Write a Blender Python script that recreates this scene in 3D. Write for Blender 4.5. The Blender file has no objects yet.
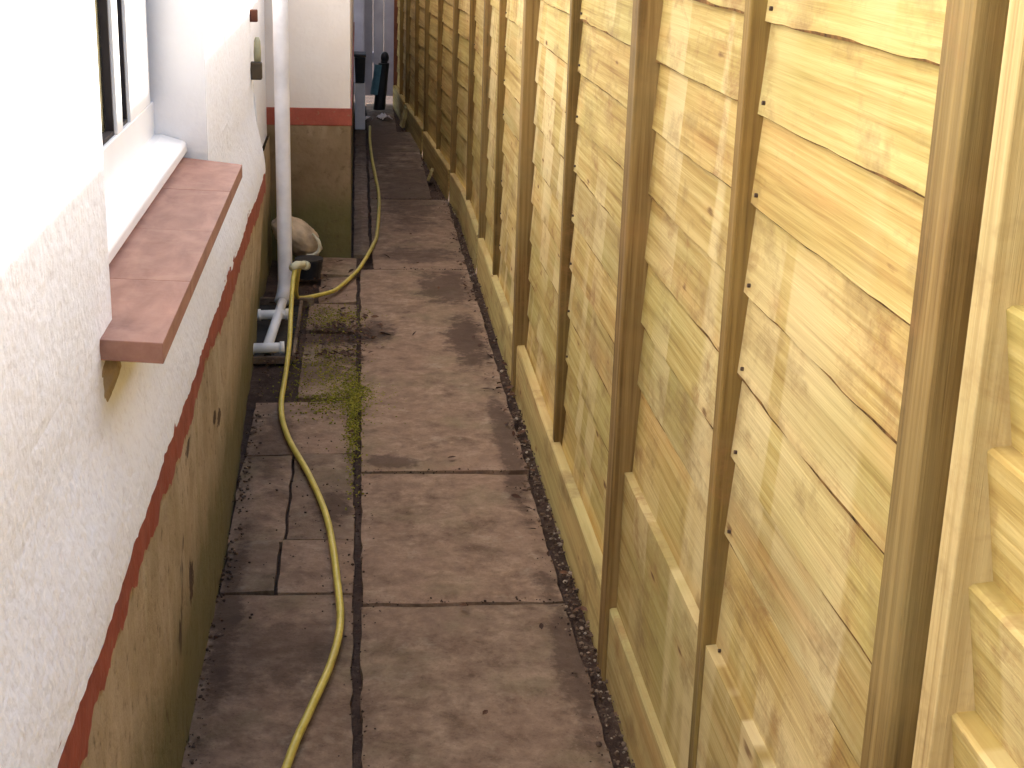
import bpy, math, random
from mathutils import Vector, Matrix, noise
random.seed(11)
S = bpy.context.scene
C = S.collection

# ------------------------------------------------------------------ helpers
def fbm(x, y, z, o=3):
    return noise.fractal(Vector((x, y, z)), 1.0, 2.0, o)

class MB:
    """collects faces and builds ONE mesh object"""
    def __init__(self):
        self.v = []; self.f = []; self.r = []; self.m = []
    def add(self, vs, fs, rnd=0.0, mi=0):
        b = len(self.v)
        self.v += [tuple(p) for p in vs]
        self.f += [tuple(b + i for i in q) for q in fs]
        self.r += [rnd] * len(vs)
        self.m += [mi] * len(fs)
    def box(self, lo, hi, rnd=0.0, mi=0, M=None):
        x0, y0, z0 = lo; x1, y1, z1 = hi
        vs = [Vector(p) for p in ((x0,y0,z0),(x1,y0,z0),(x1,y1,z0),(x0,y1,z0),(x0,y0,z1),(x1,y0,z1),(x1,y1,z1),(x0,y1,z1))]
        if M: vs = [M @ p for p in vs]
        self.add(vs, [(0,3,2,1),(4,5,6,7),(0,1,5,4),(1,2,6,5),(2,3,7,6),(3,0,4,7)], rnd, mi)
    def grid(self, nu, nv, fn, rnd=0.0, mi=0, flip=False, wrap=False):
        vs = []
        for i in range(nu + 1):
            for j in range(nv + 1):
                vs.append(fn(i / nu, j / nv))
        fs = []
        for i in range(nu):
            for j in range(nv):
                a = i * (nv + 1) + j; b = a + nv + 1
                q = (a, b, b + 1, a + 1)
                fs.append(q[::-1] if flip else q)
        self.add(vs, fs, rnd, mi)
    def tube(self, pts, rad, n=12, rnd=0.0, mi=0, cap=True):
        pts = [Vector(p) for p in pts]
        rr = rad if isinstance(rad, (list, tuple)) else [rad] * len(pts)
        vs = []; prev = None
        for i, p in enumerate(pts):
            t = (pts[min(i + 1, len(pts) - 1)] - pts[max(i - 1, 0)]).normalized()
            if prev is None:
                a = Vector((0, 0, 1)) if abs(t.z) < 0.9 else Vector((1, 0, 0))
                u = t.cross(a).normalized()
            else:
                u = (prev - t * prev.dot(t)).normalized()
            prev = u; w = t.cross(u)
            for k in range(n):
                an = 2 * math.pi * k / n
                vs.append(p + (u * math.cos(an) + w * math.sin(an)) * rr[i])
        fs = []
        for i in range(len(pts) - 1):
            for k in range(n):
                a = i * n + k; b = i * n + (k + 1) % n
                fs.append((a, b, b + n, a + n))
        if cap:
            fs.append(tuple(range(n))[::-1]); fs.append(tuple((len(pts) - 1) * n + k for k in range(n)))
        self.add(vs, fs, rnd, mi)
    def build(self, name, mat, parent=None, smooth=False, bevel=0.0, seg=2):
        me = bpy.data.meshes.new(name)
        me.from_pydata(self.v, [], self.f)
        mats = mat if isinstance(mat, (list, tuple)) else [mat]
        for m in mats: me.materials.append(m)
        at = me.attributes.new('rnd', 'FLOAT', 'POINT')
        at.data.foreach_set('value', self.r)
        me.polygons.foreach_set('material_index', self.m)
        if smooth: me.polygons.foreach_set('use_smooth', [True] * len(me.polygons))
        me.update()
        o = bpy.data.objects.new(name, me); C.objects.link(o)
        if parent is not None:
            o.parent = parent
            o.matrix_parent_inverse = parent_world(parent).inverted()
        if bevel:
            b = o.modifiers.new('bevel', 'BEVEL'); b.width = bevel; b.segments = seg; b.limit_method = 'ANGLE'
            b.harden_normals = False
        return o

def parent_world(p):
    M = p.matrix_basis.copy()
    if p.parent is not None:
        M = parent_world(p.parent) @ p.matrix_parent_inverse @ M
    return M

def tag(o, label=None, cat=None, group=None, kind=None):
    if label: o['label'] = label
    if cat: o['category'] = cat
    if group: o['group'] = group
    if kind: o['kind'] = kind
    return o

def empty(name, loc, label, cat, group=None):
    o = bpy.data.objects.new(name, None); C.objects.link(o); o.location = loc
    o.empty_display_size = 0.1
    return tag(o, label, cat, group)

# ------------------------------------------------------------------ materials
STAINS = [(.44, 5.85, .10, .45, .8), (.40, 6.75, .16, .40, .75), (-.10, 5.95, .22, .16, .9), (.06, 5.95, .10, .20, .75), (-.07, 4.12, .08, .14, .75), (.49, 4.6, .05, .7, .7), (.30, 9.2, .22, 1.5, .6), (.16, 11.5, .3, 1.6, .65), (.50, 3.2, .05, .5, .65), (-.28, 4.6, .09, .35, .6), (-.2, 3.2, .2, .25, .5), (.1, 4.45, .12, .06, .7), (-.2, 5.4, .2, .2, .6), (-.33, 3.4, .04, .6, .7), (.30, 7.4, .3, .2, .6)]
SPOTS = [(2.99, .29, .05, .05), (3.71, .41, .05, .022), (3.62, .44, .03, .018), (3.04, .575, .05, .018)]
class NT:
    def __init__(self, name):
        self.mat = bpy.data.materials.new(name); self.mat.use_nodes = True
        self.t = self.mat.node_tree; self.t.nodes.clear()
        self.out = self.n('ShaderNodeOutputMaterial'); self.b = self.n('ShaderNodeBsdfPrincipled')
        self.t.links.new(self.b.outputs[0], self.out.inputs[0])
    def n(self, ty, **kw):
        o = self.t.nodes.new(ty)
        for k, v in kw.items(): setattr(o, k, v)
        return o
    def l(self, a, b): self.t.links.new(a, b)
    def setin(self, s, v):
        if hasattr(v, 'is_output'): self.l(v, s)
        else: s.default_value = v
    def coord(self, scale=(1, 1, 1), off=None):
        c = self.n('ShaderNodeTexCoord').outputs['Object']
        if off is not None:
            a = self.n('ShaderNodeVectorMath', operation='ADD'); self.l(c, a.inputs[0]); self.l(off, a.inputs[1]); c = a.outputs[0]
        m = self.n('ShaderNodeVectorMath', operation='MULTIPLY'); self.l(c, m.inputs[0]); m.inputs[1].default_value = scale
        return m.outputs[0]
    def noise(self, vec, scale, detail=4, rough=0.55, dist=0.0):
        o = self.n('ShaderNodeTexNoise'); self.l(vec, o.inputs['Vector'])
        o.inputs['Scale'].default_value = scale; o.inputs['Detail'].default_value = detail
        o.inputs['Roughness'].default_value = rough; o.inputs['Distortion'].default_value = dist
        return o.outputs['Fac']
    def voro(self, vec, scale, feature='F1', out='Distance'):
        o = self.n('ShaderNodeTexVoronoi', feature=feature); self.l(vec, o.inputs['Vector']); o.inputs['Scale'].default_value = scale
        return o.outputs[out]
    def ramp(self, fac, stops):
        o = self.n('ShaderNodeValToRGB'); self.l(fac, o.inputs[0])
        e = o.color_ramp.elements
        while len(e) < len(stops): e.new(0.5)
        for i, (p, c) in enumerate(stops):
            e[i].position = p
            e[i].color = (c, c, c, 1) if isinstance(c, (int, float)) else (*c, 1)
        return o.outputs[0]
    def mix(self, fac, a, b, mode='MIX'):
        o = self.n('ShaderNodeMix', data_type='RGBA', blend_type=mode)
        self.setin(o.inputs[0], fac)
        for s, v in ((o.inputs[6], a), (o.inputs[7], b)):
            if isinstance(v, tuple): s.default_value = (*v, 1) if len(v) == 3 else v
            else: self.l(v, s)
        return o.outputs[2]
    def math(self, op, a, b=0.0):
        o = self.n('ShaderNodeMath', operation=op); self.setin(o.inputs[0], a); self.setin(o.inputs[1], b); return o.outputs[0]
    def sep(self):
        c = self.n('ShaderNodeTexCoord').outputs['Object']; s = self.n('ShaderNodeSeparateXYZ'); self.l(c, s.inputs[0]); return s.outputs
    def attr(self, name='rnd'):
        return self.n('ShaderNodeAttribute', attribute_name=name).outputs['Fac']
    def offs(self, fac, k=(3.1, 17.3, 9.7)):
        o = self.n('ShaderNodeVectorMath', operation='SCALE'); o.inputs[0].default_value = k; self.l(fac, o.inputs['Scale']); return o.outputs[0]
    def done(self, col, rough=0.8, bump=None, bd=0.002, strength=1.0, spec=0.3):
        if isinstance(col, tuple): self.b.inputs['Base Color'].default_value = (*col, 1)
        else: self.l(col, self.b.inputs['Base Color'])
        self.setin(self.b.inputs['Roughness'], rough)
        self.b.inputs['Specular IOR Level'].default_value = spec
        if bump is not None:
            o = self.n('ShaderNodeBump'); self.l(bump, o.inputs['Height']); o.inputs['Distance'].default_value = bd; o.inputs['Strength'].default_value = strength
            self.l(o.outputs[0], self.b.inputs['Normal'])
        return self.mat

def m_wood(name, pale, mid, dark, along='y', knots=True, green=(0.31, 0.285, 0.085), bands=True, seed=0.0, greenamt=0.5):
    t = NT(name); r = t.attr(); off = t.offs(r)
    st = (6, 0.55, 14) if along == 'y' else (14, 14, 0.55)
    v = t.coord(st, off)
    g1 = t.noise(v, 1.6, 5, 0.6, 0.3)
    st2 = (30, 1.6, 95) if along == 'y' else (95, 95, 1.6)
    g2 = t.noise(t.coord(st2, off), 1.0, 4, 0.65, 0.3)
    g = t.math('ADD', t.math('MULTIPLY', g1, 0.5), t.math('MULTIPLY', g2, 0.5))
    col = t.ramp(g, [(0.34, dark), (0.46, mid), (0.58, pale)])
    # tone of each board
    rr = t.math('FRACT', t.math('MULTIPLY', r, 7.31))
    col = t.mix(1.0, col, t.ramp(rr, [(0.0, (0.76, 0.75, 0.70)), (0.35, (0.98, 0.93, 0.82)), (0.7, (0.88, 0.90, 0.76)), (1.0, (1.06, 0.98, 0.88))]), 'MULTIPLY')
    # green preservative tint in drifts
    gm = t.ramp(t.noise(t.coord((2, 1.3, 2.2), off), 1.1, 3), [(0.45, 0.0), (0.72, greenamt)])
    col = t.mix(gm, col, green)
    # orange heartwood drifts
    om = t.ramp(t.noise(t.coord((3, 0.9, 9), t.offs(r, (7.7, 3.3, 21.1))), 1.0, 3), [(0.54, 0.0), (0.74, 0.42 if along == 'y' else 0.08)])
    col = t.mix(om, col, (0.50, 0.27, 0.09))
    if bands:   # sticker marks left by the stacked boards at the yard
        bm = t.ramp(t.noise(t.coord((0.01, 5.5, 0.25)), 1.0, 1), [(0.50, 0.0), (0.535, 1.0)])
        bm = t.math('MULTIPLY', bm, t.ramp(t.noise(t.coord((1, 0.8, 2.0)), 1.1, 2), [(0.42, 0.0), (0.6, 0.55)]))
        col = t.mix(bm, col, t.mix(0.55, pale, (0.76, 0.63, 0.38)))
    # greyish brown weather stains
    wm = t.ramp(t.noise(t.coord((3, 3.5, 6), t.offs(r, (1.7, 5.1, 2.2))), 1.3, 5, 0.7), [(0.53, 0.0), (0.70, 0.7)])
    col = t.mix(wm, col, (0.20, 0.125, 0.045))
    # tannin and water marks that run down over the lower boards
    sm = t.noise(t.coord((6, 6, 9), t.offs(r, (3.3, 7.9, 1.1))), 1.0, 6, 0.75, 0.5); zm = t.math('ADD', t.sep()[2], t.math('MULTIPLY', t.noise(t.coord((1, 1.1, 1)), 1.0, 3), 0.9))
    sm = t.math('MULTIPLY', t.ramp(sm, [(0.50, 0.0), (0.66, 0.75)]), t.ramp(t.noise(t.coord((1, 1.7, 1.9), t.offs(r, (0, 11.3, 4.1))), 1.3, 3), [(0.45, 0.0), (0.58, 1.0)]))
    col = t.mix(sm, col, (0.24, 0.125, 0.042))
    if knots:
        kv = t.coord((4, 3.6, 11) if along == 'y' else (9, 9, 2.6), t.offs(r, (2.0, 5.0, 3.0)))
        kd = t.voro(kv, 1.0)
        kx = t.math('ADD', kd, t.math('ADD', t.math('MULTIPLY', g2, 0.22), t.math('MULTIPLY', t.noise(t.coord((22, 14, 40), off), 1.0, 3), 0.16)))
        kx = t.math('SUBTRACT', kx, 0.16)
        km = t.ramp(kx, [(0.035, 1.0), (0.075, 0.75), (0.13, 0.0)])
        hm = t.ramp(kx, [(0.08, 0.3), (0.30, 0.0)])
        col = t.mix(hm, col, (0.46, 0.26, 0.09))
        col = t.mix(km, col, (0.11, 0.045, 0.015))
    h = t.math('ADD', t.math('MULTIPLY', g2, 1.0), t.math('MULTIPLY', g1, 0.8))
    return t.done(col, 0.78, h, 0.0022, 0.8, 0.25)

PALE = (0.53, 0.415, 0.185); MID = (0.405, 0.295, 0.104); DARK = (0.25, 0.150, 0.041)
W_board = m_wood('board_wood', PALE, MID, DARK, 'y')
W_post = m_wood('post_wood', (0.26, 0.17, 0.064), (0.155, 0.092, 0.028), (0.060, 0.031, 0.008), 'z', greenamt=0.3, knots=False, green=(0.26, 0.22, 0.09), bands=False)
W_batten = m_wood('batten_wood', (0.24, 0.15, 0.046), (0.145, 0.084, 0.023), (0.060, 0.030, 0.008), 'z', greenamt=0.3, knots=False, green=(0.25, 0.22, 0.08), bands=False)
W_edge = m_wood('sawn_edge_wood', (0.58, 0.44, 0.24), (0.46, 0.33, 0.16), (0.27, 0.17, 0.07), 'z', knots=False, green=(0.30, 0.27, 0.12), bands=False)
W_far = m_wood('far_board_wood', (0.46, 0.35, 0.14), (0.32, 0.225, 0.075), (0.17, 0.105, 0.03), 'y', green=(0.20, 0.17, 0.05), bands=False)  # darker, browner board tone for the far panels
W_gravel = m_wood('gravel_board_wood', (0.56, 0.45, 0.21), (0.44, 0.335, 0.14), (0.29, 0.19, 0.065), 'y', green=(0.38, 0.36, 0.14), bands=False)

def m_roughcast(name, base=(0.87, 0.87, 0.89), speck=0.26):
    t = NT(name); v = t.coord()
    n1 = t.noise(v, 95, 3, 0.6); n2 = t.noise(v, 38, 4, 0.6); n3 = t.noise(v, 5, 4, 0.6)
    vo = t.voro(v, 70, 'SMOOTH_F1')
    col = t.mix(t.ramp(n3, [(0.4, 0.0), (0.75, 0.5)]), base, (base[0] * 0.96, base[1] * 0.93, base[2] * 0.91))
    sp = t.ramp(t.math('ADD', t.math('MULTIPLY', n1, 0.5), t.math('MULTIPLY', n2, 0.5)), [(0.36, speck), (0.47, 0.0)])
    col = t.mix(sp, col, (0.52, 0.45, 0.44))
    h = t.math('ADD', t.math('MULTIPLY', vo, -0.6), t.math('ADD', t.math('MULTIPLY', n2, 0.9), t.math('MULTIPLY', n1, 0.4)))
    return t.done(col, 0.9, h, 0.0034, 0.9, 0.15)
M_white = m_roughcast('white_roughcast')

def m_reveal():
    t = NT('smooth_white_render'); v = t.coord()
    n = t.noise(v, 9, 5, 0.6); n2 = t.noise(v, 60, 3)
    col = t.mix(t.ramp(n, [(0.4, 0.0), (0.8, 0.5)]), (0.80, 0.785, 0.785), (0.72, 0.69, 0.68))
    return t.done(col, 0.8, t.math('ADD', n, t.math('MULTIPLY', n2, 0.4)), 0.003, 0.6, 0.2)
M_reveal = m_reveal()

def m_ext():
    t = NT('cream_render'); v = t.coord()
    n = t.noise(v, 3.5, 5, 0.6); n2 = t.noise(v, 45, 4)
    col = t.mix(t.ramp(n, [(0.35, 0.0), (0.75, 0.7)]), (0.74, 0.68, 0.62), (0.66, 0.575, 0.50))
    return t.done(col, 0.85, n2, 0.004, 0.6, 0.2)
M_ext = m_ext()

def m_plinth(name, a=(0.47, 0.37, 0.245), b=(0.34, 0.255, 0.145), g=(0.25, 0.205, 0.075), spots=()):
    t = NT(name); v = t.coord(); z = t.sep()[2]
    n = t.noise(v, 4, 6, 0.62); n2 = t.noise(v, 32, 5, 0.65); st = t.noise(t.coord((3, 5.5, 0.7)), 1.4, 4, 0.6, 0.5)
    col = t.ramp(n, [(0.32, b), (0.66, a)])
    col = t.mix(t.ramp(st, [(0.5, 0.0), (0.72, 0.45)]), col, g)
    col = t.mix(t.ramp(t.noise(t.coord((3, 11, 0.9), t.offs(n, (0, 0, 0))), 1.1, 3), [(0.60, 0.0), (0.68, 0.35)]), col, (0.55, 0.47, 0.32))
    # algae creeping up from the paving with its own uneven edge
    zz = t.math('ADD', z, t.math('MULTIPLY', n, -0.42))
    col = t.mix(t.ramp(zz, [(0.0, 0.8), (0.17, 0.0)]), col, (0.115, 0.105, 0.03))
    col = t.mix(t.ramp(n2, [(0.30, 0.6), (0.42, 0.0)]), col, (0.11, 0.075, 0.035))
    col = t.mix(t.ramp(t.noise(t.coord((1, 7, 4)), 1.0, 3, 0.5), [(0.71, 0.0), (0.745, 0.9)]), col, (0.055, 0.03, 0.02))
    if spots:     # holes where the render has blown off
        cx = t.n('ShaderNodeTexCoord').outputs['Object']
        for (sy, sz, ry, rz) in spots:
            a_ = t.n('ShaderNodeVectorMath', operation='SUBTRACT'); t.l(cx, a_.inputs[0]); a_.inputs[1].default_value = (0, sy, sz)
            b_ = t.n('ShaderNodeVectorMath', operation='MULTIPLY'); t.l(a_.outputs[0], b_.inputs[0]); b_.inputs[1].default_value = (0, 1 / ry, 1 / rz)
            c_ = t.n('ShaderNodeVectorMath', operation='LENGTH'); t.l(b_.outputs[0], c_.inputs[0])
            d_ = t.math('ADD', c_.outputs['Value'], t.math('MULTIPLY', t.math('SUBTRACT', t.noise(v, 40, 4, 0.7), 0.5), 2.2))
            col = t.mix(t.ramp(d_, [(0.75, 0.9), (0.98, 0.0)]), col, (0.05, 0.024, 0.014))
    return t.done(col, 0.82, t.math('ADD', n2, n), 0.006, 0.7, 0.25)
M_plinth = m_plinth('bare_render', spots=SPOTS)
M_plinth_ext = m_plinth('dark_bare_render', (0.27, 0.19, 0.11), (0.18, 0.12, 0.06), (0.165, 0.125, 0.055))

def m_red():
    t = NT('red_masonry_paint'); v = t.coord()
    n = t.noise(v, 14, 5, 0.65); n2 = t.noise(v, 60, 3)
    col = t.ramp(n, [(0.3, (0.24, 0.05, 0.03)), (0.7, (0.36, 0.085, 0.05))])
    col = t.mix(t.ramp(n2, [(0.62, 0.0), (0.72, 0.6)]), col, (0.25, 0.17, 0.09))
    return t.done(col, 0.6, n2, 0.003, 0.6, 0.3)
M_red = m_red()

def m_tile():
    t = NT('terracotta_sill'); v = t.coord(); r = t.attr()
    n = t.noise(v, 16, 5, 0.6); n2 = t.noise(t.coord((9, 3, 9), t.offs(r)), 2.2, 4, 0.6, 0.4)
    col = t.ramp(n2, [(0.3, (0.255, 0.115, 0.075)), (0.7, (0.40, 0.205, 0.14))])
    col = t.mix(t.ramp(n, [(0.5, 0.0), (0.75, 0.5)]), col, (0.46, 0.265, 0.18))
    col = t.mix(1.0, col, t.ramp(r, [(0.0, (0.9, 0.88, 0.88)), (1.0, (1.08, 1.05, 1.04))]), 'MULTIPLY')
    return t.done(col, 0.6, n, 0.002, 0.6, 0.35)
M_tile = m_tile()

def m_plain(name, col, rough=0.5, spec=0.4, var=0.12, sc=12, bd=0.001):
    t = NT(name); v = t.coord(); n = t.noise(v, sc, 4, 0.6)
    lo = tuple(c * (1 - var) for c in col); hi = tuple(min(1, c * (1 + var)) for c in col)
    return t.done(t.ramp(n, [(0.3, lo), (0.7, hi)]), rough, n, bd, 0.4, spec)
M_pvc = m_plain('white_pvc', (0.88, 0.865, 0.84), 0.35, 0.4, 0.03, 6)
M_pvc_old = m_plain('weathered_white_pvc', (0.80, 0.775, 0.785), 0.45, 0.35, 0.14, 7)
M_black = m_plain('black_plastic', (0.022, 0.022, 0.025), 0.45, 0.4, 0.3)
M_void = m_plain('drain_mud', (0.03, 0.022, 0.016), 0.7, 0.3, 0.5, 30)
M_teal = m_plain('turquoise_nylon', (0.09, 0.20, 0.26), 0.6, 0.3, 0.25, 20)
M_rubber = m_plain('window_gasket', (0.03, 0.024, 0.026), 0.6, 0.3, 0.2)
M_curtain = m_plain('blind_fabric', (0.36, 0.33, 0.22), 0.9, 0.1, 0.2, 14)
M_scrap = m_plain('pale_scrap', (0.62, 0.55, 0.53), 0.7, 0.2, 0.2, 30)
M_canvas = m_plain('beige_canvas', (0.50, 0.38, 0.25), 0.85, 0.2, 0.35, 11, 0.006)
M_rim = m_plain('pale_hem', (0.62, 0.57, 0.42), 0.8, 0.2, 0.2, 25)
M_gate = m_plain('lilac_white_paint', (0.36, 0.35, 0.41), 0.6, 0.3, 0.14, 5)
M_reddark = m_plain('dark_red_stain', (0.13, 0.045, 0.025), 0.75, 0.2, 0.3, 10)
M_conn = m_plain('cream_plastic', (0.72, 0.68, 0.45), 0.4, 0.4, 0.08)
M_nail = m_plain('rusty_nail', (0.05, 0.03, 0.02), 0.6, 0.4, 0.3, 50)
M_bark_shade = m_plain('bark_shade_edge', (0.16, 0.085, 0.03), 0.9, 0.1, 0.75, 28)  # dark bark tone that also paints the shadow line at each lap
M_roof = m_plain('roof_sheet', (0.12, 0.09, 0.08), 0.8, 0.2, 0.2, 8)

def m_glass():
    t = NT('window_glass')
    m = t.done((0.016, 0.014, 0.018), 0.04, None, spec=0.5)
    return m
M_glass = m_glass()
M_oliveglass = m_plain('olive_glass', (0.15, 0.13, 0.075), 0.06, 0.5, 0.3, 9, 0.0)  # olive tint set directly in the colour of the first pane

def m_hose():
    t = NT('yellow_hose'); v = t.coord(); n = t.noise(v, 24, 4, 0.6); n2 = t.noise(v, 5, 3)
    col = t.ramp(n, [(0.3, (0.52, 0.40, 0.05)), (0.7, (0.70, 0.56, 0.11))])
    col = t.mix(t.ramp(n2, [(0.5, 0.0), (0.8, 0.5)]), col, (0.38, 0.28, 0.05))
    return t.done(col, 0.38, n, 0.0006, 0.4, 0.45)
M_hose = m_hose()

def m_slab():
    t = NT('worn_concrete_slab'); r = t.attr(); off = t.offs(r, (13.0, 29.0, 0.0)); v = t.coord((1, 1, 1), off)
    n1 = t.noise(v, 2.2, 6, 0.65, 0.3); n2 = t.noise(v, 11, 6, 0.68, 0.2); n3 = t.noise(v, 120, 4, 0.7)
    n4 = t.noise(v, 27, 5, 0.72, 0.3)
    col = t.ramp(t.math('ADD', t.math('MULTIPLY', n2, 0.6), t.math('MULTIPLY', n4, 0.4)), [(0.34, (0.120, 0.075, 0.049)), (0.50, (0.255, 0.172, 0.122)), (0.66, (0.40, 0.295, 0.220))])
    col = t.mix(t.ramp(n1, [(0.42, 0.0), (0.66, 0.55)]), col, (0.285, 0.185, 0.135))
    col = t.mix(t.ramp(t.noise(v, 4.5, 6, 0.74, 0.4), [(0.54, 0.0), (0.70, 0.7)]), col, (0.105, 0.062, 0.039))
    col = t.mix(t.ramp(t.noise(t.coord((1, 1, 1), t.offs(r, (5, 8, 0))), 3.2, 5, 0.62), [(0.52, 0.0), (0.72, 0.65)]), col, (0.20, 0.165, 0.095))
    col = t.mix(t.ramp(t.noise(t.coord((1, 1, 1), t.offs(r, (9, 2, 0))), 7, 5, 0.7), [(0.58, 0.0), (0.70, 0.55)]), col, (0.40, 0.325, 0.255))
    col = t.mix(t.ramp(n3, [(0.34, 0.35), (0.44, 0.0)]), col, (0.09, 0.06, 0.045))
    col = t.mix(t.ramp(n3, [(0.60, 0.0), (0.72, 0.5)]), col, (0.34, 0.28, 0.24))
    col = t.mix(1.0, col, t.ramp(t.math('FRACT', t.math('MULTIPLY', r, 5.7)), [(0.0, (0.72, 0.71, 0.65)), (1.0, (1.06, 1.0, 0.91))]), 'MULTIPLY')
    cx = t.n('ShaderNodeTexCoord').outputs['Object']     # old damp and dirt stains in the concrete
    w0 = t.n('ShaderNodeTexCoord').outputs['Object']
    wob = t.math('MULTIPLY', t.math('SUBTRACT', t.math('ADD', t.math('MULTIPLY', t.noise(w0, 6, 6, 0.75), 0.75), t.math('MULTIPLY', t.noise(w0, 30, 4, 0.7), 0.25)), 0.5), 3.4)
    for (sx, sy, rx, ry, k) in STAINS:
        a_ = t.n('ShaderNodeVectorMath', operation='SUBTRACT'); t.l(cx, a_.inputs[0]); a_.inputs[1].default_value = (sx, sy, 0)
        b_ = t.n('ShaderNodeVectorMath', operation='MULTIPLY'); t.l(a_.outputs[0], b_.inputs[0]); b_.inputs[1].default_value = (1 / rx, 1 / ry, 0)
        c_ = t.n('ShaderNodeVectorMath', operation='LENGTH'); t.l(b_.outputs[0], c_.inputs[0])
        col = t.mix(t.ramp(t.math('ADD', c_.outputs['Value'], wob), [(0.55, k), (1.0, 0.0)]), col, (0.055, 0.031, 0.02))
    return t.done(col, 0.85, t.math('ADD', t.math('MULTIPLY', n2, 1.0), t.math('MULTIPLY', n3, 0.35)), 0.007, 0.8, 0.2)
M_slab = m_slab()

def m_soil():
    t = NT('damp_soil'); v = t.coord(); n = t.noise(v, 14, 6, 0.7); n2 = t.noise(v, 90, 4, 0.7)
    col = t.ramp(n, [(0.3, (0.035, 0.02, 0.014)), (0.55, (0.075, 0.045, 0.032)), (0.75, (0.12, 0.08, 0.055))])
    col = t.mix(t.ramp(n2, [(0.58, 0.0), (0.7, 0.5)]), col, (0.17, 0.12, 0.09))
    return t.done(col, 0.9, t.math('ADD', n, n2), 0.012, 0.9, 0.15)
M_soil = m_soil()
def m_rnd(name, stops, rough=0.85, sc=60):
    t = NT(name); r = t.attr(); n = t.noise(t.coord(), sc, 3)
    col = t.ramp(r, stops); col = t.mix(0.5, col, t.ramp(n, [(0.3, 0.35), (0.7, 1.0)]), 'MULTIPLY')
    return t.done(col, rough, n, 0.002, 0.5, 0.2)
M_stone = m_rnd('gravel_stone', [(0.0, (0.07, 0.04, 0.026)), (0.5, (0.15, 0.095, 0.062)), (0.85, (0.24, 0.17, 0.12)), (1.0, (0.46, 0.38, 0.29))])
M_leaf = m_rnd('dead_leaf', [(0.0, (0.045, 0.02, 0.012)), (0.5, (0.08, 0.035, 0.02)), (1.0, (0.15, 0.07, 0.035))], 0.7)
M_dirt = m_rnd('dirt_crumb', [(0.0, (0.03, 0.017, 0.011)), (0.7, (0.075, 0.045, 0.03)), (1.0, (0.15, 0.10, 0.07))], 0.9)
M_moss = m_rnd('moss_green', [(0.0, (0.13, 0.12, 0.014)), (0.6, (0.25, 0.225, 0.022)), (1.0, (0.34, 0.30, 0.045))], 0.9)

# ------------------------------------------------------------------ ground
g = MB(); g.grid(30, 60, lambda u, v: (-60 + 120 * u, -40 + 120 * v, -0.03))
tag(g.build('ground', M_soil), kind='structure')

# slabs: right column of long flags, left column of smaller cracked pieces
def fence_x(y):            # passage face of the fence posts
    return 0.565 if y < 8.4 else 0.565 - (y - 8.4) * 0.054
def slab(mb, x0, x1, y0, y1, z, tilt=0.0, gap=0.004, r=None):
    r = random.random() if r is None else r
    nx = max(2, int((x1 - x0) / 0.05)); ny = max(2, int((y1 - y0) / 0.05))
    def edge(x, y, s): return 0.006 * fbm(x * 9 + s, y * 9, s) + 0.004 * fbm(x * 30 + s, y * 30, s, 2)
    def P(u, v, top=True):
        x = x0 + gap + (x1 - x0 - 2 * gap) * u; y = y0 + gap + (y1 - y0 - 2 * gap) * v
        if u in (0, 1): x += edge(x, y, 3.0)
        if v in (0, 1): y += edge(x, y, 8.0)
        d = min(u * (x1 - x0), (1 - u) * (x1 - x0), v * (y1 - y0), (1 - v) * (y1 - y0))
        zz = z + tilt * (u - 0.5) + 0.0035 * fbm(x * 2.5, y * 2.5, r * 9) - (0.005 if d < 0.004 else 0.0)
        return (x, y, zz if top else -0.05)
    mb.grid(nx, ny, lambda u, v: P(u, v), r)
    for fn, n, fl in ((lambda u, v: P(u, 0, v > .5), nx, False), (lambda u, v: P(u, 1, v > .5), nx, True),
                      (lambda u, v: P(0, u, v > .5), ny, True), (lambda u, v: P(1, u, v > .5), ny, False)):
        mb.grid(n, 1, fn, r, flip=fl)
pv = MB()
xs = -0.004
ys = [-1.94, -1.02, -0.10, 0.82, 1.74 - 0.2]
joints = [-2.14, -1.22, -0.30, 0.62, 1.62, 2.53, 3.445, 4.37 + 0.0, 5.28, 6.20, 7.12, 8.04, 8.96, 9.88, 10.8, 11.72, 12.64, 13.56]
joints = [-2.14, -1.22, -0.30, 0.62, 1.62, 2.53, 3.445, 4.37, 7.10, 8.93, 11.7, 13.5]
for i in range(len(joints) - 1):
    y0, y1 = joints[i], joints[i + 1]
    ym = (y0 + y1) / 2
    xl = 0.0 if y0 < 5 else (0.02 if y0 < 6.5 else 0.06)
    xr = min(0.548, fence_x(ym) - 0.024) + random.uniform(-0.012, 0.012)
    slab(pv, xl, xr, y0, y1, random.uniform(-0.003, 0.004), random.uniform(-0.006, 0.006), .010 if y0 > 7 else (.007 if 3.4 < y0 < 4.4 else .004))
lj = [-2.1, -1.2, -0.3, 0.6, 1.55, 2.62, 3.53, 3.87, 4.55, 5.10, 5.55, 6.02, 6.50, 7.0, 7.4]
for i in range(len(lj) - 1):
    y0, y1 = lj[i], lj[i + 1]
    xr = -0.012 if y0 < 5 else 0.008
    xl = -0.375 + random.uniform(0.0, 0.012)
    rag = 0.02 if y0 > 5.0 else .006
    if y0 > 5.0: xl = -0.24 if y0 < 6.4 else -0.2
    if 3.5 < y0 < 4.5:
        xm = -0.205 + random.uniform(-0.02, 0.02)
        slab(pv, xl, xm, y0 + random.uniform(-.03, .03), y1, random.uniform(-0.006, 0.002), 0.004, 0.005)
        slab(pv, xm, xr, y0, y1 + random.uniform(-.02, .02), random.uniform(-0.006, 0.002), -0.004, 0.005)
    else:
        slab(pv, xl, xr, y0, y1, random.uniform(-0.009, 0.001) - (0.006 if y0 > 5.5 else 0), random.uniform(-0.01, 0.01), rag)
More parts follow.
